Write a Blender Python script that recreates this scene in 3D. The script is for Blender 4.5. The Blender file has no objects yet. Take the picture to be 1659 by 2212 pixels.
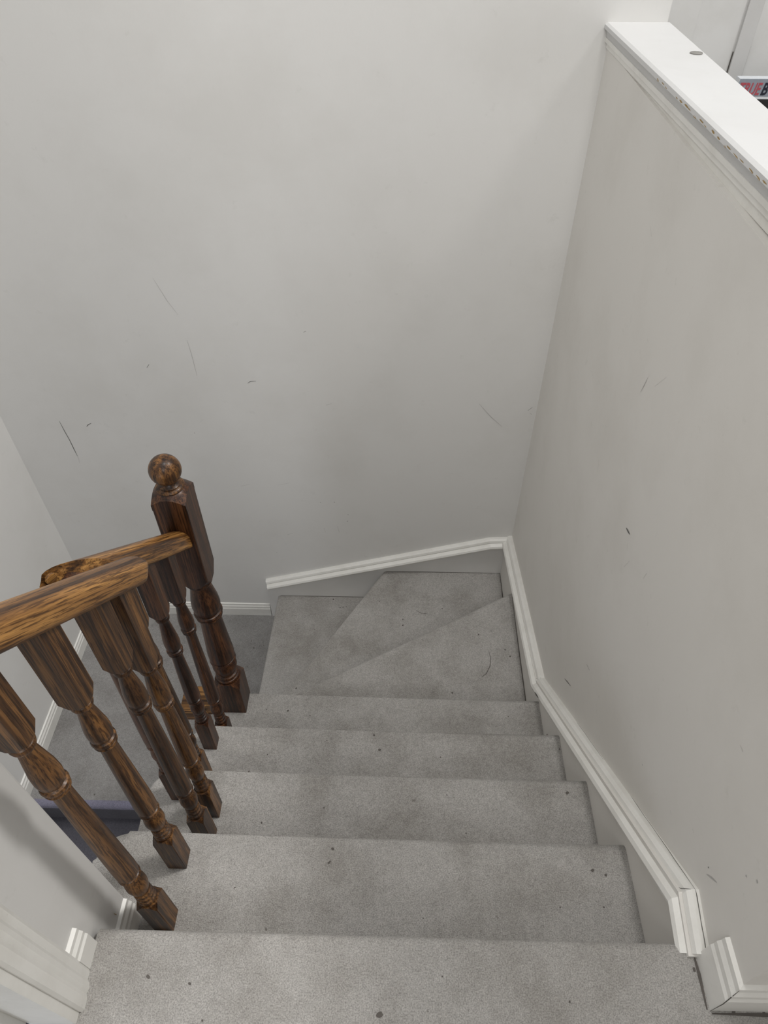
import bpy, bmesh, math, random
from mathutils import Vector, Matrix, noise
random.seed(7)
D = bpy.data; C = bpy.context; COL = C.scene.collection
H = 0.195; RUN = 0.217
YF = 1.742            # far wall face
YS = 1.727            # far skirt face
Z5, Z6, Z7, Z8 = -0.978, -1.178, -1.376, -1.545

# ------------------------------------------------------------------ materials
def nodes(name):
    m = D.materials.new(name); m.use_nodes = True
    nt = m.node_tree; nt.nodes.clear()
    out = nt.nodes.new('ShaderNodeOutputMaterial'); b = nt.nodes.new('ShaderNodeBsdfPrincipled')
    nt.links.new(b.outputs[0], out.inputs[0])
    return m, nt, b
def N(nt, t, **kw):
    n = nt.nodes.new(t)
    for k, v in kw.items():
        if k in n.inputs: n.inputs[k].default_value = v
        else: setattr(n, k, v)
    return n
def ramp(nt, fac, stops):
    r = nt.nodes.new('ShaderNodeValToRGB'); e = r.color_ramp.elements
    while len(e) < len(stops): e.new(0.5)
    for i, (p, c) in enumerate(stops):
        e[i].position = p; e[i].color = (c[0], c[1], c[2], 1)
    nt.links.new(fac, r.inputs[0]); return r
def mul(nt, a, b, fac=1.0, mode='MULTIPLY'):
    m = nt.nodes.new('ShaderNodeMix'); m.data_type = 'RGBA'; m.blend_type = mode; m.inputs[0].default_value = fac
    nt.links.new(a, m.inputs[6]); nt.links.new(b, m.inputs[7]); return m.outputs[2]
def bump(nt, b, h, s, d):
    k = N(nt, 'ShaderNodeBump'); k.inputs['Strength'].default_value = s; k.inputs['Distance'].default_value = d
    nt.links.new(h, k.inputs['Height'])
    if b.inputs['Normal'].links:
        nt.links.new(b.inputs['Normal'].links[0].from_socket, k.inputs['Normal'])
    nt.links.new(k.outputs[0], b.inputs['Normal'])

def paint(name, col, rough=0.55, dirt=0.06, scale=3.0, spk=0.0):
    m, nt, b = nodes(name)
    tc = N(nt, 'ShaderNodeTexCoord')
    n1 = N(nt, 'ShaderNodeTexNoise', Scale=scale, Detail=6.0, Roughness=0.62); nt.links.new(tc.outputs['Object'], n1.inputs['Vector'])
    r1 = ramp(nt, n1.outputs['Fac'], [(0.32, [1 - dirt * 1.6, 1 - dirt * 1.7, 1 - dirt * 1.9]), (0.55, [1, 1, 1])])
    n2 = N(nt, 'ShaderNodeTexNoise', Scale=scale * 9, Detail=4.0, Roughness=0.7); nt.links.new(tc.outputs['Object'], n2.inputs['Vector'])
    r2 = ramp(nt, n2.outputs['Fac'], [(0.26, [1 - spk, 1 - spk, 1 - spk * 1.1]), (0.36, [1, 1, 1])])
    base = N(nt, 'ShaderNodeRGB'); base.outputs[0].default_value = (*col, 1)
    c = mul(nt, mul(nt, base.outputs[0], r1.outputs[0]), r2.outputs[0])
    nt.links.new(c, b.inputs['Base Color']); b.inputs['Roughness'].default_value = rough
    n3 = N(nt, 'ShaderNodeTexNoise', Scale=160.0, Detail=3.0); nt.links.new(tc.outputs['Object'], n3.inputs['Vector'])
    bump(nt, b, n3.outputs['Fac'], 0.12, 0.001)
    return m

def carpet(name, c0, c1, stain):
    m, nt, b = nodes(name)
    tc = N(nt, 'ShaderNodeTexCoord'); g = N(nt, 'ShaderNodeNewGeometry')
    P = g.outputs['Position']
    n1 = N(nt, 'ShaderNodeTexNoise', Scale=430.0, Detail=4.0, Roughness=0.75); nt.links.new(P, n1.inputs['Vector'])
    r1 = ramp(nt, n1.outputs['Fac'], [(0.33, c0), (0.62, c1)])
    n2 = N(nt, 'ShaderNodeTexNoise', Scale=5.5, Detail=7.0, Roughness=0.66); nt.links.new(P, n2.inputs['Vector'])
    r2 = ramp(nt, n2.outputs['Fac'], [(0.34, stain), (0.56, [1, 1, 1])])
    n3 = N(nt, 'ShaderNodeTexNoise', Scale=34.0, Detail=5.0, Roughness=0.7); nt.links.new(P, n3.inputs['Vector'])
    r3 = ramp(nt, n3.outputs['Fac'], [(0.24, [0.45, 0.43, 0.41]), (0.33, [1, 1, 1])])
    n4 = N(nt, 'ShaderNodeTexNoise', Scale=120.0, Detail=3.0, Roughness=0.6); nt.links.new(P, n4.inputs['Vector'])
    r4 = ramp(nt, n4.outputs['Fac'], [(0.3, [0.86, 0.86, 0.86]), (0.6, [1, 1, 1])])
    c = mul(nt, mul(nt, mul(nt, r1.outputs[0], r2.outputs[0]), r3.outputs[0]), r4.outputs[0])
    nt.links.new(c, b.inputs['Base Color']); b.inputs['Roughness'].default_value = 1.0
    b.inputs['Specular IOR Level'].default_value = 0.05
    b.inputs['Sheen Weight'].default_value = 0.12; b.inputs['Sheen Roughness'].default_value = 0.6
    bump(nt, b, n1.outputs['Fac'], 0.7, 0.004)
    bump(nt, b, n4.outputs['Fac'], 0.28, 0.005)
    return m

def wood(name, dark, mid, light, axis=2):
    m, nt, b = nodes(name)
    tc = N(nt, 'ShaderNodeTexCoord'); oi = N(nt, 'ShaderNodeObjectInfo')
    off = N(nt, 'ShaderNodeVectorMath', operation='ADD'); sc = N(nt, 'ShaderNodeVectorMath', operation='SCALE')
    cmb = N(nt, 'ShaderNodeCombineXYZ')
    for i in range(3): nt.links.new(oi.outputs['Random'], cmb.inputs[i])
    nt.links.new(cmb.outputs[0], sc.inputs[0]); sc.inputs['Scale'].default_value = 13.7
    nt.links.new(tc.outputs['Object'], off.inputs[0]); nt.links.new(sc.outputs[0], off.inputs[1])
    def stretched(k, along):
        mp = N(nt, 'ShaderNodeMapping'); s = [k, k, k]; s[axis] = along; mp.inputs['Scale'].default_value = s
        nt.links.new(off.outputs[0], mp.inputs['Vector']); return mp.outputs[0]
    n1 = N(nt, 'ShaderNodeTexNoise', Scale=1.0, Detail=4.0, Roughness=0.6, Distortion=0.25); nt.links.new(stretched(70, 1.6), n1.inputs['Vector'])
    n2 = N(nt, 'ShaderNodeTexNoise', Scale=1.0, Detail=3.0, Roughness=0.7); nt.links.new(stretched(360, 13), n2.inputs['Vector'])
    r1 = ramp(nt, n1.outputs['Fac'], [(0.36, dark), (0.49, mid), (0.64, light)])
    r2 = ramp(nt, n2.outputs['Fac'], [(0.42, [0.20, 0.16, 0.13]), (0.51, [1, 1, 1])])
    c = mul(nt, r1.outputs[0], r2.outputs[0], 0.85)
    nt.links.new(c, b.inputs['Base Color'])
    b.inputs['Roughness'].default_value = 0.42; b.inputs['Coat Weight'].default_value = 0.12; b.inputs['Coat Roughness'].default_value = 0.22
    b.inputs['Specular IOR Level'].default_value = 0.3
    bump(nt, b, n2.outputs['Fac'], 0.25, 0.0008)
    return m

def flat(name, col, rough=0.6, metal=0.0):
    m, nt, b = nodes(name)
    tc = N(nt, 'ShaderNodeTexCoord'); n = N(nt, 'ShaderNodeTexNoise', Scale=60.0, Detail=3.0); nt.links.new(tc.outputs['Object'], n.inputs['Vector'])
    r = ramp(nt, n.outputs['Fac'], [(0.3, [x * 0.88 for x in col]), (0.7, col)])
    nt.links.new(r.outputs[0], b.inputs['Base Color'])
    b.inputs['Roughness'].default_value = rough; b.inputs['Metallic'].default_value = metal
    return m

M_WALL = paint('white_wall_paint', (0.74, 0.733, 0.717), 0.6, 0.035, 2.2, 0.05)
M_RWALL = paint('warm_white_wall_paint', (0.735, 0.715, 0.68), 0.6, 0.04, 2.6, 0.06)
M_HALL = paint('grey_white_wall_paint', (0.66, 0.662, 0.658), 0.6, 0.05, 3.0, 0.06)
M_TRIM = paint('white_gloss_trim', (0.80, 0.79, 0.755), 0.35, 0.05, 12.0, 0.12)
M_CAP = paint('white_cap_paint', (0.56, 0.56, 0.558), 0.4, 0.03, 4.0, 0.03)
M_CARPET = carpet('grey_carpet', (0.285, 0.272, 0.256), (0.60, 0.58, 0.555), [0.74, 0.73, 0.71])
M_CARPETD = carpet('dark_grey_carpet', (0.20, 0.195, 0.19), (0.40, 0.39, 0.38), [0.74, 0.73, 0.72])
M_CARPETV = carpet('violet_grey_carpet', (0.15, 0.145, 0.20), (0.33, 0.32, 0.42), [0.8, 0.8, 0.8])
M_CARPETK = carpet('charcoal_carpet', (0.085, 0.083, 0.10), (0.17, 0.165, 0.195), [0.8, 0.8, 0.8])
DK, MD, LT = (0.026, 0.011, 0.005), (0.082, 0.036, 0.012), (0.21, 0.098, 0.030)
M_OAKZ = wood('stained_oak', DK, MD, LT, 2)
M_OAKX = wood('stained_oak_rail', (0.055, 0.023, 0.007), (0.20, 0.090, 0.024), (0.44, 0.225, 0.066), 0)
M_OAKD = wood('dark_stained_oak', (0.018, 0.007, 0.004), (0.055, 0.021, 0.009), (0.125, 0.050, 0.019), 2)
M_SCUFF = flat('scuff_mark', (0.16, 0.155, 0.15))
M_FAINT = flat('faint_scuff', (0.50, 0.49, 0.475))
M_DENT = flat('pale_dent', (0.80, 0.80, 0.79))
M_STAIN_SHADE = flat('carpet_stain_and_shade', (0.12, 0.108, 0.098), 1.0)  # carpet stains, also the painted shade line under the near baseboard
M_CHIP = flat('bare_wood_chip', (0.36, 0.24, 0.09), 0.8)
M_CRACK = flat('caulk_crack', (0.10, 0.095, 0.085), 0.9)
M_COIN = flat('dull_metal', (0.30, 0.29, 0.27), 0.45, 0.6)
M_BOXW = flat('white_card', (0.72, 0.75, 0.79))
M_BOXG = flat('grey_print', (0.27, 0.30, 0.35))
M_BOXK = flat('black_print', (0.012, 0.012, 0.014), 0.5)
M_RED = flat('red_print', (0.42, 0.075, 0.10), 0.5)
M_INK = flat('navy_black_print', (0.012, 0.014, 0.03), 0.5)
M_LET = flat('white_print', (0.8, 0.8, 0.8), 0.5)

# ------------------------------------------------------------------ helpers
def link(name, bm, mats, parent=None, smooth=False, angle=40):
    me = D.meshes.new(name)
    bmesh.ops.recalc_face_normals(bm, faces=bm.faces)
    bm.to_mesh(me); bm.free()
    for m in (mats if isinstance(mats, (list, tuple)) else [mats]): me.materials.append(m)
    if smooth:
        for p in me.polygons: p.use_smooth = True
        me.set_sharp_from_angle(angle=math.radians(angle))
    o = D.objects.new(name, me); COL.objects.link(o)
    if parent: o.parent = parent
    return o
def thing(name, label, cat, loc=(0, 0, 0)):
    o = D.objects.new(name, None); COL.objects.link(o); o.location = loc; o.empty_display_size = 0.1
    o['label'] = label; o['category'] = cat
    return o
def tag(o, label, cat, kind=None, group=None):
    o['label'] = label; o['category'] = cat
    if kind: o['kind'] = kind
    if group: o['group'] = group
    return o
def box(bm, x0, x1, y0, y1, z0, z1, bev=0.0, mi=0):
    vs = [bm.verts.new((x, y, z)) for z in (z0, z1) for y in (y0, y1) for x in (x0, x1)]
    fs = [bm.faces.new([vs[i] for i in q]) for q in ((0, 2, 3, 1), (4, 5, 7, 6), (0, 1, 5, 4), (2, 6, 7, 3), (0, 4, 6, 2), (1, 3, 7, 5))]
    for f in fs: f.material_index = mi
    if bev:
        es = list({e for f in fs for e in f.edges})
        bmesh.ops.bevel(bm, geom=es, offset=bev, segments=2, affect='EDGES', profile=0.6)
def prism(bm, poly, z0, z1, round_edges=(), r=0.018, seg=5, mi=0):
    n = len(poly)
    lo = [bm.verts.new((x, y, z0)) for x, y in poly]; hi = [bm.verts.new((x, y, z1)) for x, y in poly]
    fs = [bm.faces.new(hi), bm.faces.new(lo[::-1])]
    for i in range(n): fs.append(bm.faces.new((lo[i], lo[(i + 1) % n], hi[(i + 1) % n], hi[i])))
    for f in fs: f.material_index = mi
    es = []
    for i in round_edges:
        for ring in (lo, hi):
            es.append(bm.edges.get((ring[i], ring[(i + 1) % n])))
    if es: bmesh.ops.bevel(bm, geom=es, offset=r, segments=seg, affect='EDGES', profile=0.5)
def spot(bm, c, a, b, ang, nrm, mi, n=9):
    """a small irregular patch of dirt lying on a surface with normal nrm"""
    nrm = Vector(nrm).normalized()
    t = Vector((1, 0, 0)) if abs(nrm.x) < 0.9 else Vector((0, 1, 0))
    t = (t - nrm * t.dot(nrm)).normalized(); s = nrm.cross(t)
    vs = []
    for i in range(n):
        q = 2 * math.pi * i / n; k = random.uniform(0.7, 1.15)
        u, v = 0.72 * a * k * math.cos(q), 0.72 * b * k * math.sin(q)
        vs.append(bm.verts.new(Vector(c) + t * (u * math.cos(ang) - v * math.sin(ang)) + s * (u * math.sin(ang) + v * math.cos(ang)) + nrm * 0.0006))
    f = bm.faces.new(vs); f.material_index = mi
def streak(bm, pts, w, nrm, mi):
    """a thin scratch or shade line following pts on a surface"""
    nrm = Vector(nrm).normalized(); pts = [Vector(p) for p in pts]; L = []; R = []
    for i, p in enumerate(pts):
        d = (pts[min(i + 1, len(pts) - 1)] - pts[max(i - 1, 0)]).normalized(); s = nrm.cross(d)
        k = w * (0.35 if i in (0, len(pts) - 1) else random.uniform(0.8, 1.2)) / 2
        L.append(bm.verts.new(p + s * k + nrm * 0.0007)); R.append(bm.verts.new(p - s * k + nrm * 0.0007))
    for i in range(len(pts) - 1):
        f = bm.faces.new((L[i], L[i + 1], R[i + 1], R[i])); f.material_index = mi
def sweep(bm, path, out, profile, mi=0, caps=True):
    """profile points (a along out, b perpendicular to the path and out) carried along a polyline with mitred joints"""
    path = [Vector(p) for p in path]; out = Vector(out).normalized(); rings = []
    for i, p in enumerate(path):
        d0 = (p - path[i - 1]).normalized() if i else None
        d1 = (path[i + 1] - p).normalized() if i < len(path) - 1 else None
        if d0 is None: d0 = d1
        if d1 is None: d1 = d0
        n0, n1 = out.cross(d0), out.cross(d1)
        m = (n0 + n1).normalized(); m /= max(0.3, m.dot(n0))
        rings.append([bm.verts.new(p + out * a + m * b) for a, b in profile])
    k = len(profile)
    for r0, r1 in zip(rings, rings[1:]):
        for j in range(k):
            f = bm.faces.new((r0[j], r0[(j + 1) % k], r1[(j + 1) % k], r1[j])); f.material_index = mi
    if caps: bm.faces.new(rings[0]); bm.faces.new(rings[-1][::-1])
def lathe(bm, prof, cx=0, cy=0, seg=28, mi=0):
    rings = []
    for r, z in prof:
        rings.append([bm.verts.new((cx + max(r, 1e-4) * math.cos(2 * math.pi * i / seg), cy + max(r, 1e-4) * math.sin(2 * math.pi * i / seg), z)) for i in range(seg)])
    for a, b in zip(rings, rings[1:]):
        for i in range(seg): bm.faces.new((a[i], a[(i + 1) % seg], b[(i + 1) % seg], b[i])).material_index = mi
    bm.faces.new(rings[0][::-1]); bm.faces.new(rings[-1])
def wx(y):      # face of the half wall: very slightly out of square with the stairs
    return 0.0245 + (YF - y) * 0.003

# ------------------------------------------------------------------ setting
bm = bmesh.new()
box(bm, -2.12, 0.158, YF, YF + 0.12, -3.2, 2.44)
box(bm, 0.04, 0.158, YF + 0.12, 3.7, 0.0, 2.44)
FARMARKS = [('s', [(-1.757, -0.338), (-1.753, -0.388), (-1.748, -0.429), (-1.746, -0.476), (-1.744, -0.512)], 0.0028, 1), ('s', [(-1.743, -0.512), (-1.747, -0.549)], 0.0014, 3), ('s', [(-1.661, -0.363), (-1.653, -0.354), (-1.638, -0.345)], 0.004, 1), ('s', [(-1.364, -0.093), (-1.353, -0.079)], 0.0035, 1), ('s', [(-1.11, 0.215), (-1.104, 0.207), (-1.098, 0.205)], 0.003, 2), ('s', [(-1.262, 0.245), (-1.235, 0.168), (-1.209, 0.115)], 0.0012, 3), ('s', [(-1.199, 0.019), (-1.195, -0.045), (-1.193, -0.125)], 0.0018, 3), ('s', [(-0.801, 0.055), (-0.792, 0.06)], 0.003, 1), ('s', [(-0.631, 0.003), (-0.622, -0.002), (-0.606, 0.004)], 0.004, 2), ('s', [(-0.792, 0.001), (-0.788, -0.006)], 0.003, 2), ('s', [(-1.018, -0.154), (-1.007, -0.146), (-0.986, -0.144)], 0.003, 1), ('s', [(-0.744, -0.246), (-0.722, -0.239)], 0.003, 3), ('d', (-0.798, -0.751), 0.002, 0.0016, 0, 1), ('d', (-0.74, -0.749), 0.003, 0.0024000000000000002, 0, 1), ('d', (-0.685, -0.823), 0.003, 0.0024000000000000002, 0, 1), ('d', (-0.689, -0.863), 0.003, 0.0024000000000000002, 0, 1), ('d', (-1.254, -0.386), 0.0022, 0.0017600000000000003, 0, 1), ('d', (-1.017, -1.078), 0.002, 0.0016, 0, 1), ('s', [(-0.793, -0.907), (-0.788, -0.937)], 0.002, 3), ('s', [(-0.734, -0.894), (-0.728, -0.935)], 0.0025, 3), ('s', [(-0.959, -0.956), (-0.933, -0.946)], 0.003, 3), ('s', [(-0.187, -0.231), (-0.139, -0.289), (-0.091, -0.336)], 0.002, 3), ('s', [(-0.007, -0.259), (0.007, -0.244)], 0.003, 1), ('s', [(0.003, -0.272), (0.01, -0.276)], 0.002, 1), ('s', [(-1.119, -0.664), (-1.079, -0.652)], 0.002, 3), ('s', [(-0.966, -0.655), (-0.915, -0.641)], 0.002, 3)]     #FARMARKS
for k in FARMARKS:
    if k[0] == 's': streak(bm, [(x, YF, z) for x, z in k[1]], k[2], (0, -1, 0), k[3])
    else: spot(bm, (k[1][0], YF, k[1][1]), k[2], k[3], k[4], (0, -1, 0), k[5])
tag(link('wall_far', bm, [M_WALL, M_SCUFF, M_DENT, M_FAINT]), 'tall scuffed white wall facing the stairs', 'wall', 'structure')

bm = bmesh.new(); box(bm, -2.12, -1.974, -2.6, YF, -3.2, 2.44)
tag(link('wall_left', bm, [M_WALL]), 'white wall beside the lower landing at the left', 'wall', 'structure')

bm = bmesh.new()
xa, xb = wx(-0.082), wx(YF)
prism(bm, [(xa, -0.082), (xa + 0.125, -0.082), (xb + 0.125, YF), (xb, YF)], -2.2, 0.87)
RMARKS = [('s', [(1.112, 0.697), (1.088, 0.685)], 0.0016, 3), ('s', [(0.905, 0.436), (0.898, 0.458), (0.892, 0.482)], 0.0018, 3), ('s', [(0.847, 0.492), (0.811, 0.539)], 0.0012, 3), ('s', [(0.754, 0.18), (0.741, 0.184), (0.727, 0.188)], 0.006, 1), ('s', [(0.697, -0.288), (0.672, -0.276)], 0.0028, 1), ('s', [(0.793, -0.522), (0.769, -0.499), (0.741, -0.474)], 0.0032, 1), ('s', [(0.809, -0.493), (0.789, -0.489)], 0.002, 3), ('d', (0.326, -0.068), 0.003, 0.002, 0, 3), ('s', [(0.203, 0.016), (0.196, 0.013)], 0.0022, 3), ('s', [(0.071, 0.095), (0.061, 0.11), (0.05, 0.124)], 0.0035, 3), ('d', (0.077, 0.109), 0.0028, 0.002, 1, 1), ('d', (0.029, 0.228), 0.003, 0.0024, 1, 3), ('d', (0.014, 0.255), 0.004, 0.003, 0, 3), ('s', [(0.605, 0.188), (0.6, 0.212)], 0.002, 3), ('s', [(0.686, 0.148), (0.699, 0.111)], 0.0015, 3), ('s', [(0.407, -0.345), (0.393, -0.294)], 0.0015, 3), ('s', [(0.174, 0.338), (0.163, 0.339)], 0.002, 3), ('s', [(0.144, 0.09), (0.136, 0.091)], 0.0018, 3)]     #RMARKS
for k in RMARKS:
    if k[0] == 's': streak(bm, [(wx(y), y, z) for y, z in k[1]], k[2], (-1, 0, 0), k[3])
    else: spot(bm, (wx(k[1][0]), k[1][0], k[1][1]), k[2], k[3], k[4], (-1, 0, 0), k[5])
tag(link('wall_right', bm, [M_RWALL, M_SCUFF, M_DENT, M_FAINT]), 'white half wall rising along the right of the stairs', 'wall', 'structure')

bm = bmesh.new(); box(bm, -1.09, -0.974, -0.12, 0.07, -0.75, 2.44, 0.003)
streak(bm, [(-0.974, 0.035, -0.08), (-0.974, 0.037, -0.095)], 0.003, (1, 0, 0), 1)
tag(link('wall_near', bm, [M_WALL, M_CHIP]), 'short white wall end at lower left behind the nearest baluster', 'wall', 'structure')

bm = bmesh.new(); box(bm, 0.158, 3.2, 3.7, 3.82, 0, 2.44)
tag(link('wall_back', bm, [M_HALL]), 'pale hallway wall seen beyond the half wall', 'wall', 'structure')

bm = bmesh.new(); box(bm, -2.12, 3.3, -1.9, -1.78, -3.2, 2.44)
tag(link('added_rear_wall', bm, [M_WALL]), 'unseen added white wall behind the viewpoint', 'wall', 'structure')  # unseen wall added to keep sky light from coming in behind
bm = bmesh.new(); box(bm, -2.12, 3.3, -1.9, -0.45, 2.44, 2.5)
tag(link('added_ceiling', bm, [M_WALL]), 'unseen white ceiling behind the open stairwell', 'added_ceiling', 'structure')  # unseen slab added to block sky light over the rear of the hall
bm = bmesh.new(); box(bm, 3.2, 3.3, -1.78, 3.82, 0.0, 2.44)
tag(link('added_hall_wall', bm, [M_WALL]), 'unseen added white wall far to the right', 'wall', 'structure')  # unseen wall added so the hall takes sky light only from above

bm = bmesh.new()
pl = [(-0.966, -2.6), (3.2, -2.6), (3.2, 3.7), (xb + 0.12, 3.7), (xb + 0.12, -0.05), (wx(0) + 0.02, -0.05), (wx(0) - 0.001, -0.004), (-0.964, -0.004)]
prism(bm, pl, -0.045, 0.0, (6,), 0.016)
box(bm, -0.964, 0.0, -0.20, -0.03, -0.24, -0.04)
FLOORMARKS = [(-0.494, -0.113, 0.008, 0.006, 0.47), (-0.864, -0.072, 0.006, 0.0034, 2.6), (-0.796, -0.08, 0.005, 0.0033, 2.88), (-0.766, -0.127, 0.003, 0.0025, 1.13), (0.007, -0.043, 0.005, 0.0035, 1.56), (-0.199, -0.09, 0.003, 0.0023, 1.79), (0.019, -0.039, 0.004, 0.003, 1.86), (-0.396, -0.061, 0.002, 0.0017, 1.52), (-0.686, -0.002, 0.004, 0.0028, 2.16), (0.051, -0.098, 0.006, 0.0038, 0.9), (0.098, -0.098, 0.004, 0.0035, 1.56)]     #FLOORMARKS
streak(bm, [(wx(0) - 0.012, -0.1, 0), (0.10, -0.100, 0), (0.25, -0.099, 0)], 0.005, (0, 0, 1), 1)  # shadow gap under the baseboard, painted as a dark line with edge dirt
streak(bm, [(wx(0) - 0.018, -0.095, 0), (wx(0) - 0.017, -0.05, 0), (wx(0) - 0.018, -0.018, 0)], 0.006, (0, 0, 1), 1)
for x, y, a, b_, g in FLOORMARKS: spot(bm, (x, y, 0.0), a, b_, g, (0, 0, 1), 1)
tag(link('floor', bm, [M_CARPET, M_STAIN_SHADE], smooth=True), 'grey carpeted upper floor ending at the top step', 'floor', 'structure')

bm = bmesh.new()
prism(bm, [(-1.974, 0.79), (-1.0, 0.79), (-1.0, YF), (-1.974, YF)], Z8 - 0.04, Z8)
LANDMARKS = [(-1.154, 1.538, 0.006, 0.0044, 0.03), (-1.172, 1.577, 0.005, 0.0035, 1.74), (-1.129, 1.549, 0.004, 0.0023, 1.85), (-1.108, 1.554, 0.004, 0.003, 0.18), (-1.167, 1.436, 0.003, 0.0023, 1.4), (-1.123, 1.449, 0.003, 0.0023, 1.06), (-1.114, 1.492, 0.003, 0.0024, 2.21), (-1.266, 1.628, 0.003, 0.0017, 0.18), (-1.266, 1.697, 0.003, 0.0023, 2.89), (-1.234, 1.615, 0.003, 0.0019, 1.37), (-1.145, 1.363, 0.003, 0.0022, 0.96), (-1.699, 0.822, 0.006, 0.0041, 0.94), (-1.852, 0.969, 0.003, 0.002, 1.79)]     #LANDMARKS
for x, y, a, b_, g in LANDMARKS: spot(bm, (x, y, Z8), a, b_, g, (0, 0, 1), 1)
tag(link('floor', bm, [M_CARPETD, M_STAIN_SHADE]), 'dark grey carpeted landing at the foot of the winder steps', 'floor', 'structure')

# baseboards -------------------------------------------------------
def bb_profile(h, t):
    return [(0, 0), (t, 0), (t, h * 0.60), (t * 0.80, h * 0.66), (t * 0.80, h * 0.78), (t * 0.5, h * 0.86), (t * 0.45, h * 0.97), (0, h)]
def baseboard(name, a, b, out, h, t, label, up=True):
    bm = bmesh.new(); a, b = Vector(a), Vector(b); o = Vector(out)
    if o.cross((b - a).normalized()).z < 0: a, b = b, a
    sweep(bm, [a, b], o, bb_profile(h, t))
    return tag(link(name, bm, [M_TRIM]), label, 'baseboard', 'structure')
baseboard('baseboard_far', (-1.97, YF, Z8), (-1.094, YF, Z8), (0, -1, 0), 0.085, 0.013, 'white baseboard along the far wall of the landing')
baseboard('baseboard_left', (-1.974, 0.70, Z8), (-1.974, YF - 0.013, Z8), (1, 0, 0), 0.085, 0.013, 'white baseboard along the left wall of the landing')
bm = bmesh.new(); bp = bb_profile(0.115, 0.014)
xr = wx(-0.082)
rings = []
for (px, py, sx, sy) in ((wx(-0.022), -0.022, -1, 0), (xr, -0.082, -1, -1), (0.9, -0.082, 0, -1)):
    rings.append([bm.verts.new((px + sx * a, py + sy * a, b)) for a, b in bp])
for r0, r1 in zip(rings, rings[1:]):
    for j in range(len(bp)): bm.faces.new((r0[j], r0[(j + 1) % len(bp)], r1[(j + 1) % len(bp)], r1[j]))
bm.faces.new(rings[0]); bm.faces.new(rings[-1][::-1])
e = 0.0006
streak(bm, [(xr - 0.0142 - e, -0.0962 - e, 0.002), (xr - 0.0142 - e, -0.0962 - e, 0.06), (xr - 0.0112 - e, -0.0932 - e, 0.08), (xr - 0.006 - e, -0.088 - e, 0.112)], 0.0016, (-1, -1, 0), 1)
tag(link('baseboard_right', bm, [M_TRIM, M_CRACK]), 'mitred white baseboard wrapping the near corner of the half wall', 'baseboard', 'structure')
baseboard('baseboard_entry', (-0.974, -0.064, 0), (-0.974, -0.026, 0), (1, 0, 0), 0.085, 0.014, 'short white baseboard between door casing and top step')
baseboard('baseboard_tread', (-0.974, -0.03, -H), (-0.974, 0.068, -H), (1, 0, 0), 0.085, 0.014, 'short white baseboard end resting on the first step down')

# skirt boards with moulding on top ---------------------------------
def trim_path(pts, upper):
    return pts
MOULD = [(0.0, 0.0), (0.012, 0.001), (0.020, -0.004), (0.024, -0.013), (0.022, -0.0175), (0.029, -0.020), (0.039, -0.024), (0.043, -0.032), (0.040, -0.041), (0.0235, -0.043), (0.0, -0.043)]
RP = [(-0.026, 0.024), (0.062, 0.047), (0.938, -0.763), (YF, -0.940)]
bm = bmesh.new()
top = RP; n = len(top)
f1 = [bm.verts.new((0.0, y, z - 0.015)) for y, z in top]; f0 = [bm.verts.new((wx(y) + 0.002, y, z - 0.015)) for y, z in top]
low = [(-0.012, -0.3), (0.062, -0.5), (0.938, -1.25), (YF, -1.75)]
g1 = [bm.verts.new((0.0, y, z)) for y, z in low]; g0 = [bm.verts.new((wx(y) + 0.002, y, z)) for y, z in low]
for i in range(n - 1):
    bm.faces.new((f1[i], f1[i + 1], g1[i + 1], g1[i])); bm.faces.new((f0[i], f0[i + 1], f1[i + 1], f1[i]))
    bm.faces.new((g0[i], g0[i + 1], f0[i + 1], f0[i])); bm.faces.new((g1[i], g1[i + 1], g0[i + 1], g0[i]))
bm.faces.new((f0[0], f1[0], g1[0], g0[0])); bm.faces.new((f0[-1], f1[-1], g1[-1], g0[-1]))
sk = tag(link('trim_1', bm, [M_RWALL]), 'white skirt board stepping down the right side of the stairs', 'trim', 'structure')
bm = bmesh.new()
path = [Vector((wx(y), y, z)) for y, z in RP]
out = Vector((-1, 0, 0))
sweep(bm, path[::-1] if out.cross(path[1] - path[0]).z < 0 else path, out, MOULD)
def on_mould(y, z, dx): return (wx(y) - dx, y, z)
for a, b, w in (((0.30, -0.164), (0.062, 0.0475), 0.0011), ((0.062, 0.0475), (-0.024, 0.025), 0.0011), ((0.62, -0.46), (0.44, -0.295), 0.0009)):
    ps = []
    for i in range(9):
        t = i / 8; ps.append((wx(a[0]) - 0.006, a[0] + (b[0] - a[0]) * t, a[1] + (b[1] - a[1]) * t + 0.0016 + random.uniform(-0.0008, 0.0008)))
    streak(bm, ps, w, (-0.5, 0, 1), 1)
streak(bm, [(wx(y) - 0.0435, y, -0.763 + (0.938 - y) * 0.9245 - 0.031 * 1.36) for y in (0.875, 0.86, 0.845, 0.832)], 0.005, (-1, 0, 0.2), 1)
# joint lines where the lengths of moulding meet
for y, z, in ((0.062, 0.047), (0.938, -0.763)):
    streak(bm, [(wx(y) - 0.013, y, z + 0.0015), (wx(y) - 0.0245, y + 0.005, z - 0.014), (wx(y) - 0.025, y + 0.008, z - 0.019)], 0.0012, (-0.7, 0, 0.7), 1)
link('moulding', bm, [M_TRIM, M_CRACK], sk)

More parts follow.
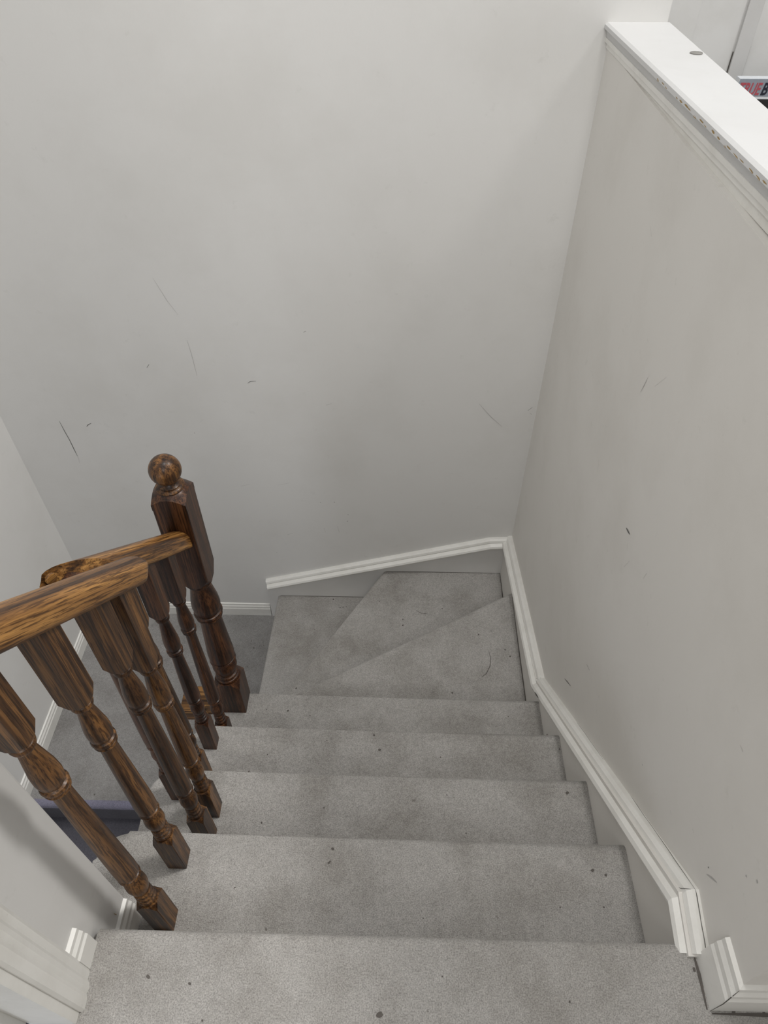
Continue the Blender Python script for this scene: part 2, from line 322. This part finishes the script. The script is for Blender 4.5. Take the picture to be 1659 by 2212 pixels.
FP = [(-1.090, -1.268), (-0.072, -0.952), (0.0245, -0.945)]
bm = bmesh.new()
f1 = [bm.verts.new((x, YS, z - 0.015)) for x, z in FP]; f0 = [bm.verts.new((x, YF + 0.002, z - 0.015)) for x, z in FP]
g1 = [bm.verts.new((x, YS, z)) for x, z in ((-1.090, Z8), (-0.072, Z8), (0.0245, Z8))]; g0 = [bm.verts.new((x, YF + 0.002, z)) for x, z in ((-1.090, Z8), (-0.072, Z8), (0.0245, Z8))]
for i in range(2):
    bm.faces.new((f1[i], f1[i + 1], g1[i + 1], g1[i])); bm.faces.new((f0[i], f0[i + 1], f1[i + 1], f1[i])); bm.faces.new((g0[i], g0[i + 1], f0[i + 1], f0[i]))
bm.faces.new((f0[0], f1[0], g1[0], g0[0]))
sk2 = tag(link('trim_2', bm, [M_WALL]), 'white skirt board rising along the far wall above the winders', 'trim', 'structure')
bm = bmesh.new()
path = [Vector((x, YF, z)) for x, z in FP]; out = Vector((0, -1, 0))
sweep(bm, path if out.cross(path[1] - path[0]).z > 0 else path[::-1], out, [(a * 0.95, b * 0.95) for a, b in MOULD])
link('moulding', bm, [M_TRIM, M_CRACK], sk2)

# cap of the half wall -----------------------------------------------
bm = bmesh.new()
ya, yb = -0.12, YF
def cz(y): return 0.921 + (YF - y) * 0.022
def capx(y): return 0.0285 + (YF - y) * 0.0125
prof_c = [(-0.014, 0.0), (-0.020, -0.004), (-0.021, -0.012), (-0.014, -0.017), (-0.012, -0.030), (0.02, -0.032), (0.135, -0.032), (0.138, -0.004), (0.135, 0.0)]
r = []
for y in (ya, yb): r.append([bm.verts.new((capx(y) + a - (0.05 * (YF - y) if a > 0.1 else 0), y, cz(y) + b)) for a, b in prof_c])
for j in range(len(prof_c)): bm.faces.new((r[0][j], r[0][(j + 1) % len(prof_c)], r[1][(j + 1) % len(prof_c)], r[1][j]))
bm.faces.new(r[0]); bm.faces.new(r[1][::-1])
for i in range(26):
    y = 1.28 - i * 0.029 + random.uniform(-0.008, 0.008)
    if i < 5 and random.random() < 0.5: continue
    spot(bm, (capx(y) - 0.0203, y, cz(y) - 0.010 + random.uniform(-0.002, 0.002)), random.uniform(0.008, 0.017), random.uniform(0.001, 0.0028), 0, (-1, 0, 0.0), 1)
cap = tag(link('trim_3', bm, [M_CAP, M_CHIP]), 'white painted cap board on top of the half wall', 'trim', 'structure')
bm = bmesh.new()
prof_m = [(0.004, -0.030), (-0.013, -0.030), (-0.012, -0.040), (-0.007, -0.044), (-0.007, -0.052), (-0.002, -0.058), (0.000, -0.072), (0.004, -0.074)]
r = []
for y in (ya, yb): r.append([bm.verts.new((capx(y) - 0.001 + a, y, cz(y) + b)) for a, b in prof_m])
for j in range(len(prof_m)): bm.faces.new((r[0][j], r[0][(j + 1) % len(prof_m)], r[1][(j + 1) % len(prof_m)], r[1][j]))
bm.faces.new(r[0]); bm.faces.new(r[1][::-1])
link('moulding', bm, [M_TRIM], cap)

# door casing and jamb at lower left ---------------------------------
bm = bmesh.new()
cp = [(-0.974, -0.062), (-0.962, -0.063), (-0.959, -0.068), (-0.959, -0.078), (-0.955, -0.083), (-0.953, -0.090), (-0.955, -0.097), (-0.952, -0.103), (-0.9515, -0.117), (-0.955, -0.121), (-0.974, -0.121)]
prism(bm, cp, 0.0, 2.1)
cas = tag(link('trim_4', bm, [M_TRIM]), 'white moulded door casing at the lower left corner', 'trim', 'structure')
bm = bmesh.new(); box(bm, -1.10, -0.958, -0.136, -0.1205, 0.0, 2.1, 0.0015)
link('jamb', bm, [M_TRIM], cas)
bm = bmesh.new(); box(bm, -1.075, -1.035, -0.149, -0.1355, 0.0, 2.1, 0.002)
link('door_stop', bm, [M_TRIM], cas)

# doorway on the hallway wall
bm = bmesh.new()
box(bm, 1.122, 1.192, 3.682, 3.7005, 0.0, 2.1, 0.003)
box(bm, 1.1185, 1.1225, 3.694, 3.7003, 0.0, 0.43, 0, 1); box(bm, 1.1915, 1.1955, 3.692, 3.7003, 0.0, 0.455, 0, 1)
tag(link('trim_5', bm, [M_CAP, M_CRACK]), 'white vertical casing strip on the hallway wall beyond the half wall', 'trim', 'structure')
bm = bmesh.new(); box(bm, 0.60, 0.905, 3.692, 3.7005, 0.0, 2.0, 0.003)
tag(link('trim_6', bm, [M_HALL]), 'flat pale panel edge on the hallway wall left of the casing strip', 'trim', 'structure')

# ------------------------------------------------------------------ staircase
stairs = thing('staircase', 'grey carpeted winder staircase going down and turning left', 'stairs', (-0.5, 0.0, Z8))
def finish_step(bm, name, z, marks, parent=stairs, mat=None, hair=None):
    if hair: streak(bm, [(x, y, z) for x, y in hair], 0.0022, (0, 0, 1), 1)
    for x, y, a, b_, g in marks: spot(bm, (x, y, z), a, b_, g, (0, 0, 1), 1)
    o = link(name, bm, [mat or M_CARPET, M_STAIN_SHADE], parent, smooth=True)
    o.matrix_parent_inverse = Matrix.Translation(-parent.location)
    return o
STEPMARKS = {5: [(-0.266, 0.997, 0.006, 0.0038, 1.63), (-0.152, 1.253, 0.006, 0.0041, 1.81), (-0.039, 1.157, 0.006, 0.0046, 0.2), (-0.055, 1.186, 0.006, 0.0034, 2.51), (-0.838, 1.003, 0.006, 0.0039, 0.7)], 6: [(-0.445, 1.46, 0.005, 0.0044, 1.41), (-0.445, 1.429, 0.006, 0.005, 1.43), (-0.55, 1.552, 0.004, 0.0031, 0.45), (-0.349, 1.492, 0.003, 0.0023, 2.6), (-0.273, 1.521, 0.005, 0.0036, 2.22), (-0.021, 1.564, 0.003, 0.0023, 0.19)], 7: [(-0.775, 1.709, 0.006, 0.0048, 1.77), (-0.739, 1.661, 0.005, 0.0033, 0.09), (-0.726, 1.664, 0.005, 0.0042, 1.42), (-0.711, 1.667, 0.004, 0.0032, 2.64), (-0.685, 1.727, 0.004, 0.0032, 2.76), (-0.802, 1.736, 0.003, 0.0021, 2.4), (-0.848, 1.535, 0.003, 0.0021, 2.81), (-0.795, 1.736, 0.004, 0.0034, 0.29)], 4: [(-0.825, 0.808, 0.007, 0.0042, 0.65), (-0.106, 0.803, 0.003, 0.0026, 1.31), (-0.751, 0.792, 0.003, 0.0023, 0.9), (-0.895, 0.81, 0.003, 0.0022, 1.16)], 3: [(-0.535, 0.633, 0.006, 0.004, 1.76), (-0.518, 0.589, 0.007, 0.0052, 2.71), (-0.67, 0.613, 0.003, 0.0023, 2.79), (-0.835, 0.568, 0.003, 0.0025, 2.97), (-0.345, 0.571, 0.003, 0.0023, 0.49), (-0.006, 0.603, 0.004, 0.0033, 2.89), (-0.035, 0.646, 0.004, 0.0034, 1.71)], 2: [(-0.839, 0.433, 0.004, 0.0032, 0.63), (-0.789, 0.31, 0.004, 0.0033, 1.72), (-0.305, 0.297, 0.003, 0.002, 0.19), (-0.644, 0.348, 0.003, 0.0025, 2.97), (-0.347, 0.386, 0.003, 0.0018, 2.4), (-0.053, 0.398, 0.007, 0.0048, 0.45)], 1: [(-0.6, 0.191, 0.006, 0.0039, 2.31), (-0.606, 0.164, 0.004, 0.0034, 0.13), (-0.604, 0.167, 0.003, 0.0023, 0.13), (-0.076, 0.162, 0.006, 0.0047, 0.99), (-0.051, 0.154, 0.004, 0.0034, 2.94), (-0.066, 0.096, 0.003, 0.0022, 3.0), (-0.788, 0.114, 0.003, 0.002, 0.23), (-0.417, 0.069, 0.002, 0.0015, 0.09), (-0.151, 0.094, 0.003, 0.0019, 1.22)]}     #STEPMARKS
HAIRS = {5: [(-0.118, 1.182), (-0.114, 1.141), (-0.12, 1.111), (-0.135, 1.081), (-0.151, 1.067), (-0.156, 1.073)], 6: [(-0.389, 1.511), (-0.365, 1.494), (-0.339, 1.492)]}     #HAIRS
# outer side of the upper flight, closing it above the lower flight
bm = bmesh.new()
pts = [(0.071, -0.25)]
for k in range(1, 5): pts += [(k * RUN - 0.03, -k * H - 0.05), (k * RUN - 0.03, -(k + 1) * H - 0.05)]
pts += [(0.84, -2.4), (0.071, -2.4)]
lo = [bm.verts.new((-1.058, y, z)) for y, z in pts]; hi = [bm.verts.new((-1.02, y, z)) for y, z in pts]
bm.faces.new(lo); bm.faces.new(hi[::-1])
for i in range(len(pts)): bm.faces.new((lo[i], lo[(i + 1) % len(pts)], hi[(i + 1) % len(pts)], hi[i]))
o = finish_step(bm, 'side_panel', 0, [], stairs, M_WALL); o['label'] = 'white painted side panel'

for k in range(1, 5):
    z = -k * H; y1 = k * RUN; y0 = y1 - RUN - 0.032
    if k == 1: xl = -1.085
    else: xl = (-1.085, -1.082, -1.075, -1.062)[k - 1]
    R_ = 0.06; arc = [(xl + R_ - R_ * math.cos(t), y1 - R_ + R_ * math.sin(t)) for t in [i * math.pi / 2 / 7 for i in range(8)]]
    if k == 1: poly = [(-0.972, y0), (0.0, y0), (0.0, y1)] + arc[::-1] + [(xl, 0.072), (-0.972, 0.072)]
    else: poly = [(xl, y0), (0.0, y0), (0.0, y1)] + arc[::-1]
    bm = bmesh.new()
    last = 2 + len(arc)
    prism(bm, poly, z - 0.042, z, tuple(range(2, last + 1)) if k == 1 else tuple(range(2, last + 1)), 0.0175, 6)
    box(bm, -1.055 if k > 1 else -0.97, 0.0, y0 + 0.005, y1 - 0.026, z - H - 0.03, z - 0.03)
    if k == 1: box(bm, -1.055, -0.97, 0.072, y1 - 0.026, z - H - 0.03, z - 0.03)
    finish_step(bm, 'step', z, STEPMARKS.get(k, []))
PV = (-1.048, 0.868)
def winder(poly, nose, z, drop, key):
    bm = bmesh.new(); prism(bm, poly, z - 0.04, z, (nose,), 0.0165, 6)
    a, b = Vector(poly[nose]), Vector(poly[(nose + 1) % len(poly)]); c = sum((Vector(p) for p in poly), Vector((0, 0))) / len(poly)
    n = Vector((-(b - a).y, (b - a).x)).normalized()
    if n.dot(c - a) < 0: n = -n
    inner = [tuple(Vector(p) + (n * 0.024 if i in (nose, (nose + 1) % len(poly)) else Vector((0, 0)))) for i, p in enumerate(poly)]
    prism(bm, inner, z - drop, z - 0.03)
    for e_ in EDGE[key]: streak(bm, [(x, y, z) for x, y in e_], 0.0035, (0, 0, 1), 1)
    finish_step(bm, 'winder_step', z, STEPMARKS.get(key, []), hair=HAIRS.get(key))
EDGE = {5: [[(-0.0025, 0.87), (-0.0015, 1.0), (-0.003, 1.2), (-0.002, 1.44)]], 6: [[(-0.003, 1.46), (-0.002, 1.6), (-0.003, YS - 0.003)], [(-0.003, YS - 0.002), (-0.2, YS - 0.001), (-0.52, YS - 0.002)]], 7: [[(-0.56, YS - 0.002), (-0.8, YS - 0.001), (-1.03, YS - 0.002)]]}
winder([(-1.05, 0.835), (0.0, 0.835), (0.0, 1.467), (-1.045, 0.866)], 2, Z5, 0.24, 5)
winder([(-1.05, 0.845), (0.0, 1.43), (0.0, YS), (-0.536, YS), (-1.050, 0.864)], 3, Z6, 0.24, 6)
winder([(-1.03, 0.845), (-0.505, YS), (-1.044, YS), (-1.070, 0.850)], 2, Z7, 0.20, 7)

low = thing('staircase', 'darker lower flight dropping away below the landing behind the balusters', 'stairs', (-1.5, 0.5, -2.6))
bm = bmesh.new()
prism(bm, [(-1.972, 0.80), (-1.06, 0.80), (-1.06, 0.775), (-1.972, 0.775)], Z8 - 0.045, Z8 + 0.001, (2,), 0.019, 6)
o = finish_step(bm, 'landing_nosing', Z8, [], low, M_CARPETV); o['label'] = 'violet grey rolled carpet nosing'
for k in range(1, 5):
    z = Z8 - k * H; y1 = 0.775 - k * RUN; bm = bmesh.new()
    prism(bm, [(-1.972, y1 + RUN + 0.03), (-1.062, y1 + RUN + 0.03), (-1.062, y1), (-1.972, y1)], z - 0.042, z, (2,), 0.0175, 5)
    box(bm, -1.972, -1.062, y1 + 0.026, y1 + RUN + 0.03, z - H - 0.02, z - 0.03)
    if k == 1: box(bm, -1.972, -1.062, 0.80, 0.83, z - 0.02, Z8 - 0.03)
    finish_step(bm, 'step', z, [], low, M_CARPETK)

# ------------------------------------------------------------------ railing
rail = thing('stair_railing', 'dark stained oak stair railing with turned balusters and ball topped newel post', 'railing', (-0.95, 0.45, -0.585))
def attach(o):
    o.parent = rail; o.location = Vector(o.location) - Vector(rail.location)
    return o
def ringpts(z, r0, r1, hgt):   # a half-round bead
    return [(r0, z - hgt / 2), (r0 + (r1 - r0) * 0.75, z - hgt * 0.32), (r1, z), (r0 + (r1 - r0) * 0.75, z + hgt * 0.32), (r0, z + hgt / 2)]
def sqblock(bm, w, z0, z1, ch0=0.0, ch1=0.0):
    """square block with corners chamfered into the turning at either end"""
    h = w / 2
    def ring(z, s, cut):
        p = []
        for sx, sy in ((1, 1), (-1, 1), (-1, -1), (1, -1)):
            a = [(sx * s, sy * (s - cut)), (sx * (s - cut), sy * s)]
            if sx * sy < 0: a = a[::-1]
            p += a
        return [bm.verts.new((x, y, z)) for x, y in p]
    rs = []
    if ch0: rs += [ring(z0, h * 0.98, h * 0.62), ring(z0 + ch0, h, h * 0.05)]
    else: rs.append(ring(z0, h, h * 0.05))
    if ch1: rs += [ring(z1 - ch1, h, h * 0.05), ring(z1, h * 0.98, h * 0.62)]
    else: rs.append(ring(z1, h, h * 0.05))
    for a, b in zip(rs, rs[1:]):
        for i in range(8): bm.faces.new((a[i], a[(i + 1) % 8], b[(i + 1) % 8], b[i]))
    bm.faces.new(rs[0][::-1]); bm.faces.new(rs[-1])
W_ = 0.0375
def baluster(x, y, zb, foot, vase, ring, sq, top, mat):
    """square foot, beads, cup, long tapering shaft, flared bulb, square upper block"""
    bm = bmesh.new()
    z = lambda v: v - zb
    sqblock(bm, W_, 0.0, z(foot), 0, 0.012)
    sqblock(bm, W_, z(sq), z(top), 0.012, 0)
    f, v, rg, s = z(foot), z(vase), z(ring), z(sq)
    k = (v - f)
    pr = [(0.0155, f - 0.006)] + ringpts(f + k * 0.07, 0.0125, 0.0168, k * 0.10) + ringpts(f + k * 0.20, 0.0125, 0.0165, k * 0.10)
    pr += ringpts(f + k * 0.33, 0.0128, 0.0160, k * 0.10)
    pr += [(0.0125, f + k * 0.40), (0.0165, f + k * 0.50), (0.0188, f + k * 0.64), (0.0180, f + k * 0.76), (0.0140, f + k * 0.86), (0.0120, f + k * 0.90)]
    pr += ringpts(v + 0.004, 0.0125, 0.0190, 0.014)
    L = rg - v
    pr += [(0.0186, v + 0.018), (0.0190, v + 0.018 + L * 0.06), (0.0180, v + L * 0.3), (0.0160, v + L * 0.6), (0.0138, v + L * 0.88), (0.0134, rg - 0.010)]
    pr += ringpts(rg - 0.004, 0.0135, 0.0182, 0.009) + ringpts(rg + 0.007, 0.0150, 0.0196, 0.012)
    kk = s - rg
    pr += [(0.0178, rg + kk * 0.14), (0.0190, rg + kk * 0.24), (0.0182, rg + kk * 0.38), (0.0150, rg + kk * 0.58), (0.0122, rg + kk * 0.76), (0.0115, rg + kk * 0.82)]
    pr += ringpts(rg + kk * 0.90, 0.0120, 0.0165, kk * 0.11) + [(0.0150, s + 0.004), (0.0150, s + 0.010)]
    lathe(bm, pr, seg=24)
    o = link('baluster', bm, [mat], smooth=True, angle=35); o.location = (x, y, zb)
    return attach(o)
zA = lambda y: 0.435 + 0.89 * (0.372 - y)
zB = lambda y: 0.048 + 0.905 * (0.785 - y)
XA, XB = -0.910, -1.000
e = 0.004
baluster(XA, 0.055, -H - e, -0.050, 0.073, 0.430, 0.560, zA(0.055) + 0.025, M_OAKZ)
baluster(XA, 0.165, -H - e, -0.053, 0.058, 0.331, 0.453, zA(0.165) + 0.025, M_OAKZ)
baluster(XA, 0.275, -2 * H - e, -0.245, -0.125, 0.232, 0.362, zA(0.275) + 0.025, M_OAKZ)
baluster(XA, 0.338, -2 * H - e, -0.255, -0.122, 0.125, 0.262, zA(0.338) + 0.025, M_OAKZ)
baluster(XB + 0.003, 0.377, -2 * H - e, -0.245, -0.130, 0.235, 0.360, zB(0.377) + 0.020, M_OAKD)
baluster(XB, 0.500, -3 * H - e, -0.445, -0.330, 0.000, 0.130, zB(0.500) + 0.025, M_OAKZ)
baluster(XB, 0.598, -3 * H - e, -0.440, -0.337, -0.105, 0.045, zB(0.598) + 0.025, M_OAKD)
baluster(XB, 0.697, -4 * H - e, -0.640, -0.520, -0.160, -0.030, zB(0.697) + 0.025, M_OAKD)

# newel post
bm = bmesh.new(); zb = -4 * H - 0.004
sqblock(bm, 0.08, 0.0, -0.612 - zb, 0, 0.022)
sqblock(bm, 0.08, -0.125 - zb, 0.165 - zb, 0.030, 0.0)
Z = lambda v: v - zb
pr = [(0.036, Z(-0.62))] + ringpts(Z(-0.604), 0.028, 0.037, 0.014) + ringpts(Z(-0.588), 0.028, 0.035, 0.012) + [(0.0285, Z(-0.578)), (0.034, Z(-0.565)), (0.0375, Z(-0.548)), (0.036, Z(-0.533)), (0.029, Z(-0.522))]
pr += ringpts(Z(-0.512), 0.030, 0.0395, 0.016) + [(0.0385, Z(-0.498)), (0.039, Z(-0.470)), (0.036, Z(-0.42)), (0.0325, Z(-0.35)), (0.0300, Z(-0.295))]
pr += ringpts(Z(-0.287), 0.030, 0.0375, 0.012) + ringpts(Z(-0.272), 0.032, 0.040, 0.014) + [(0.037, Z(-0.258)), (0.0392, Z(-0.238)), (0.037, Z(-0.212)), (0.0315, Z(-0.18)), (0.027, Z(-0.155)), (0.026, Z(-0.148))]
pr += ringpts(Z(-0.136), 0.027, 0.036, 0.016) + [(0.033, Z(-0.12))]
lathe(bm, pr, seg=36)
# coved pyramid top of the block
hw = 0.04
def sq(z, s): return [bm.verts.new((a * s, b * s, z)) for a, b in ((1, 1), (-1, 1), (-1, -1), (1, -1))]
def octa(z, s, c):
    p = []
    for sx, sy in ((1, 1), (-1, 1), (-1, -1), (1, -1)):
        a = [(sx * s, sy * (s - c)), (sx * (s - c), sy * s)]
        p += a[::-1] if sx * sy < 0 else a
    return [bm.verts.new((x, y, z)) for x, y in p]
G_ = 14; grid = {}
def domez(r): return 0.2065 if r < 0.031 else 0.2065 - 0.0035 * min(1, (r - 0.031) / 0.003) - 0.95 * max(0, r - 0.034) ** 1.0
for i in range(G_ + 1):
    for j in range(G_ + 1):
        x, y = -hw + 2 * hw * i / G_, -hw + 2 * hw * j / G_
        grid[i, j] = bm.verts.new((x, y, Z(domez(math.hypot(x, y)))))
for i in range(G_):
    for j in range(G_): bm.faces.new((grid[i, j], grid[i + 1, j], grid[i + 1, j + 1], grid[i, j + 1]))
edge = [(i, 0) for i in range(G_)] + [(G_, j) for j in range(G_)] + [(i, G_) for i in range(G_, 0, -1)] + [(0, j) for j in range(G_, 0, -1)]
base = [bm.verts.new((grid[k].co.x, grid[k].co.y, Z(0.165))) for k in edge]
for i in range(len(edge)):
    q = (i + 1) % len(edge); bm.faces.new((base[i], base[q], grid[edge[q]], grid[edge[i]]))
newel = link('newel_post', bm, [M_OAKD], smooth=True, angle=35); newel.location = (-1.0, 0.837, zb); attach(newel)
bm = bmesh.new()
pr = ringpts(0.004, 0.024, 0.0335, 0.012) + [(0.026, 0.012), (0.019, 0.017), (0.0165, 0.021)]
bm2 = []
cz0 = 0.0525
for i in range(15):
    t = -1.02 + (math.pi / 2 + 1.02) * i / 14
    pr.append((0.0365 * math.cos(t), cz0 + 0.0365 * math.sin(t)))
lathe(bm, pr, seg=36)
fin = link('ball_finial', bm, [M_OAKZ], smooth=True, angle=45); fin.parent = newel; fin.location = (0, 0, 0.2045 - zb)
fin['label'] = 'round oak ball'

# handrails: local x runs down the slope
def loaf(w, h):
    p = [(-w / 2 + 0.006, 0.0), (w / 2 - 0.006, 0.0), (w / 2 - 0.001, 0.004), (w / 2, 0.012), (w / 2 - 0.001, h * 0.45)]
    for i in range(1, 12):
        t = math.pi * i / 12
        p.append((w / 2 * math.cos(t) * (1 - 0.02), h * 0.52 + h * 0.48 * math.sin(t) ** 0.85))
    p += [(-w / 2 + 0.001, h * 0.45), (-w / 2, 0.012), (-w / 2 + 0.001, 0.004)]
    return p
def handrail(xc, y0, y1, zf, cut0, cut1, w=0.058, h=0.052, soft=0.0):
    """cut(y offset for lateral position, height above bottom): the end faces are plumb or mitred"""
    slope = zf(1) - zf(0); L = math.hypot(1, slope); dz = math.sqrt(1 + slope * slope)
    org = Vector((xc, y0, zf(y0))); xd = Vector((0, 1 / L, slope / L)); yd = Vector((1, 0, 0)); zd = xd.cross(yd); 
    if zd.z < 0: zd = -zd; yd = -yd
    R3 = Matrix((xd, yd, zd)).transposed().to_4x4()
    bm = bmesh.new(); P = loaf(w, h); rings = []
    def ring(yb, cut, shrink=0.0, back=0.0):
        vs = []
        cx = sum(p[0] for p in P) / len(P); czz = h / 2
        for a, b in P:
            a2 = a * (1 - shrink); b2 = czz + (b - czz) * (1 - shrink)
            s = (yb + cut(a * yd.x, b) + back - y0) * L
            vs.append(bm.verts.new((s, a2, b2)))
        return vs
    if soft: rings += [ring(y0, cut0, 0.10, 0), ring(y0, cut0, 0.03, soft * 0.3), ring(y0, cut0, 0, soft)]
    else: rings.append(ring(y0, cut0))
    for i in range(1, 8): 
        t = i / 8; rings.append(ring(y0 + 0.08 + (y1 - y0 - 0.16) * t, lambda a, b: 0))
    if soft: rings += [ring(y1, cut1, 0, -soft), ring(y1, cut1, 0.04, -soft * 0.3), ring(y1, cut1, 0.14, 0)]
    else: rings.append(ring(y1, cut1))
    k = len(P)
    for r0, r1 in zip(rings, rings[1:]):
        for j in range(k): bm.faces.new((r0[j], r0[(j + 1) % k], r1[(j + 1) % k], r1[j]))
    bm.faces.new(rings[0]); bm.faces.new(rings[-1][::-1])
    o = link('handrail', bm, [M_OAKX], smooth=True, angle=50)
    o.matrix_world = Matrix.Translation(org - Vector(rail.location)) @ R3
    o.parent = rail
    return o, org, R3
plumb = lambda a, b: b * 0.68 * 0.4
hA, _, _ = handrail(XA + 0.001, -0.34, 0.392, zA, lambda a, b: 0, plumb, 0.056, 0.043, 0.012)
# second rail starts with a long mitred face, flush against the first
miter = lambda a, b: 0.06 + a * 1.9
hB, orgB, RB = handrail(XB, 0.335, 0.798, zB, miter, lambda a, b: b * 0.67, 0.058, 0.045, 0.0)
bm = bmesh.new(); lathe(bm, [(0.0001, -0.004), (0.0095, -0.004), (0.0095, 0.0008), (0.0085, 0.0016), (0.0001, 0.0016)], seg=20)
pn = Vector((1.9, -1, 0)).normalized()
pw = Vector((XB - 0.016, 0.335 + 0.06 - 0.016 * 1.9, zB(0.36) + 0.026))
plug = link('plug', bm, [M_OAKX], smooth=True, angle=40)
q = pn.to_track_quat('Z', 'Y').to_matrix().to_4x4()
plug.parent = hB; plug.matrix_local = (Matrix.Translation(orgB) @ RB).inverted() @ Matrix.Translation(pw) @ q
plug['label'] = 'round oak plug covering a bolt hole'
# oak block fixed outside the newel foot
bm = bmesh.new()
prism(bm, [(-1.165, 0.800), (-1.125, 0.800), (-1.098, 0.824), (-1.04, 0.824), (-1.04, 0.893), (-1.182, 0.893), (-1.182, 0.824)], -0.842, -0.782, tuple(range(7)), 0.003, 2)
for v in bm.verts: v.co -= Vector((-1.1, 0.85, -0.812))
blk = link('stringer_block', bm, [M_OAKX]); blk.location = (-1.1, 0.85, -0.812); attach(blk)
blk['label'] = 'flat oak block at the foot of the newel post'

# ------------------------------------------------------------------ small things
cy_ = 1.42
bm = bmesh.new(); lathe(bm, [(0.0001, 0), (0.0128, 0), (0.0131, 0.0005), (0.0131, 0.0017), (0.0126, 0.002), (0.0112, 0.002), (0.0110, 0.0016), (0.006, 0.0018), (0.0001, 0.0017)], seg=32)
coin = link('metal_disc', bm, [M_COIN], smooth=True, angle=30)
coin.location = (0.133, cy_, cz(cy_) + 0.0001); coin.rotation_euler = (-math.atan(0.022), 0, 0)
tag(coin, 'small flat round grey disc lying on the white cap of the half wall', 'disc')

bx = thing('package_box', 'white printed carton with red and black letters in the hallway beyond the half wall', 'box', (1.32, 3.52, 0))
def child(o, parent):
    o.parent = parent; o.matrix_parent_inverse = Matrix.Translation(-Vector(parent.location)); return o
BY = 3.5
bm = bmesh.new(); box(bm, 1.112, 1.56, BY, BY + 0.045, 0.0, 0.366, 0.0015)
child(link('carton', bm, [M_BOXW]), bx)
bm = bmesh.new(); box(bm, 1.1135, 1.5585, BY - 0.0008, BY + 0.01, 0.290, 0.364); child(link('grey_band', bm, [M_BOXG]), bx)
bm = bmesh.new(); box(bm, 1.1135, 1.5585, BY - 0.0008, BY + 0.01, 0.01, 0.279); child(link('black_band', bm, [M_BOXK]), bx)
def words(txt, x, z, size, mat, name, sx=1.0, shear=0.0, bold=0.0):
    cu = D.curves.new(name, 'FONT'); cu.body = txt; cu.size = size; cu.extrude = 0.0006; cu.shear = shear; cu.offset = bold; cu.resolution_u = 3
    t = D.objects.new(name, cu); COL.objects.link(t)
    dg = C.evaluated_depsgraph_get(); me = D.meshes.new_from_object(t.evaluated_get(dg)); D.objects.remove(t)
    me.materials.clear(); me.materials.append(mat)
    o = D.objects.new(name, me); COL.objects.link(o)
    o.matrix_world = Matrix.Translation((x, BY - 0.0014, z)) @ Matrix.Rotation(math.pi / 2, 4, 'X') @ Matrix.Diagonal((sx, 1, 1, 1))
    o.parent = bx; o.matrix_parent_inverse = Matrix.Translation(-Vector(bx.location))
    w = max(v.co.x for v in me.vertices) * sx
    return o, w
o, w = words('TRUE', 1.118, 0.298, 0.072, M_RED, 'red_lettering', 0.60, 0.2, 0.0015); o['label'] = 'red letters'
words('B', 1.118 + w + 0.001, 0.298, 0.072, M_INK, 'black_letter', 0.72, 0.2, 0.002)
words('KIT', 1.193, 0.243, 0.034, M_LET, 'white_lettering', 0.8, 0.15, 0.0008)[0]['label'] = 'small white letters'

# ------------------------------------------------------------------ light
def area(name, loc, size, power, col, rot=(0, 0, 0)):
    l = D.lights.new(name, 'AREA'); l.shape = 'DISK'; l.size = size; l.energy = power; l.color = col
    o = D.objects.new(name, l); COL.objects.link(o); o.location = loc; o.rotation_euler = rot; return o
area('stairwell_lamp', (-0.10, 0.45, 5.2), 0.7, 70, (1.0, 0.98, 0.95))
o = area('hall_lamp', (2.2, 1.35, 4.6), 0.8, 120, (1.0, 0.975, 0.94)); o.rotation_euler = (Vector((-0.9, 0.6, 0.0)) - o.location).to_track_quat('-Z', 'Y').to_euler()
area('landing_fill', (-1.53, -0.9, 0.2), 0.4, 4.0, (0.85, 0.9, 1.0), (math.radians(35), 0, 0))  # added cool fill that brightens the lower landing, no fixture there
o = area('rear_fill', (-0.6, -1.4, 2.15), 0.8, 15, (1.0, 0.985, 0.96), (math.radians(84), 0, 0)); o.data.spread = math.radians(130)  # added fill behind the viewpoint, spread limited so it lifts the walls
w = D.worlds.new('World'); C.scene.world = w; w.use_nodes = True
w.node_tree.nodes['Background'].inputs[0].default_value = (0.96, 0.98, 1.0, 1); w.node_tree.nodes['Background'].inputs[1].default_value = 0.63

# ------------------------------------------------------------------ camera
yaw, pitch, roll, f = -0.0252, 0.8018, -0.0023, 1505.46
cyw, syw, cp_, sp_ = math.cos(yaw), math.sin(yaw), math.cos(pitch), math.sin(pitch)
fw = Vector((syw * cp_, cyw * cp_, -sp_)); rt = Vector((cyw, -syw, 0)); up = rt.cross(fw)
r2 = rt * math.cos(roll) + up * math.sin(roll); u2 = up * math.cos(roll) - rt * math.sin(roll)
cam = D.cameras.new('camera'); co = D.objects.new('camera', cam); COL.objects.link(co)
co.matrix_world = Matrix.Translation((-0.4811, -0.3032, 1.3110)) @ Matrix((r2, u2, -fw)).transposed().to_4x4()
cam.sensor_fit = 'VERTICAL'; cam.sensor_height = 36; cam.lens = 36 * f / 2212; cam.clip_start = 0.01
C.scene.camera = co
vs = C.scene.view_settings
vs.view_transform = 'Standard'; vs.look = 'None'; vs.gamma = 1; vs.exposure = -0.04
C.scene.display_settings.display_device = 'sRGB'
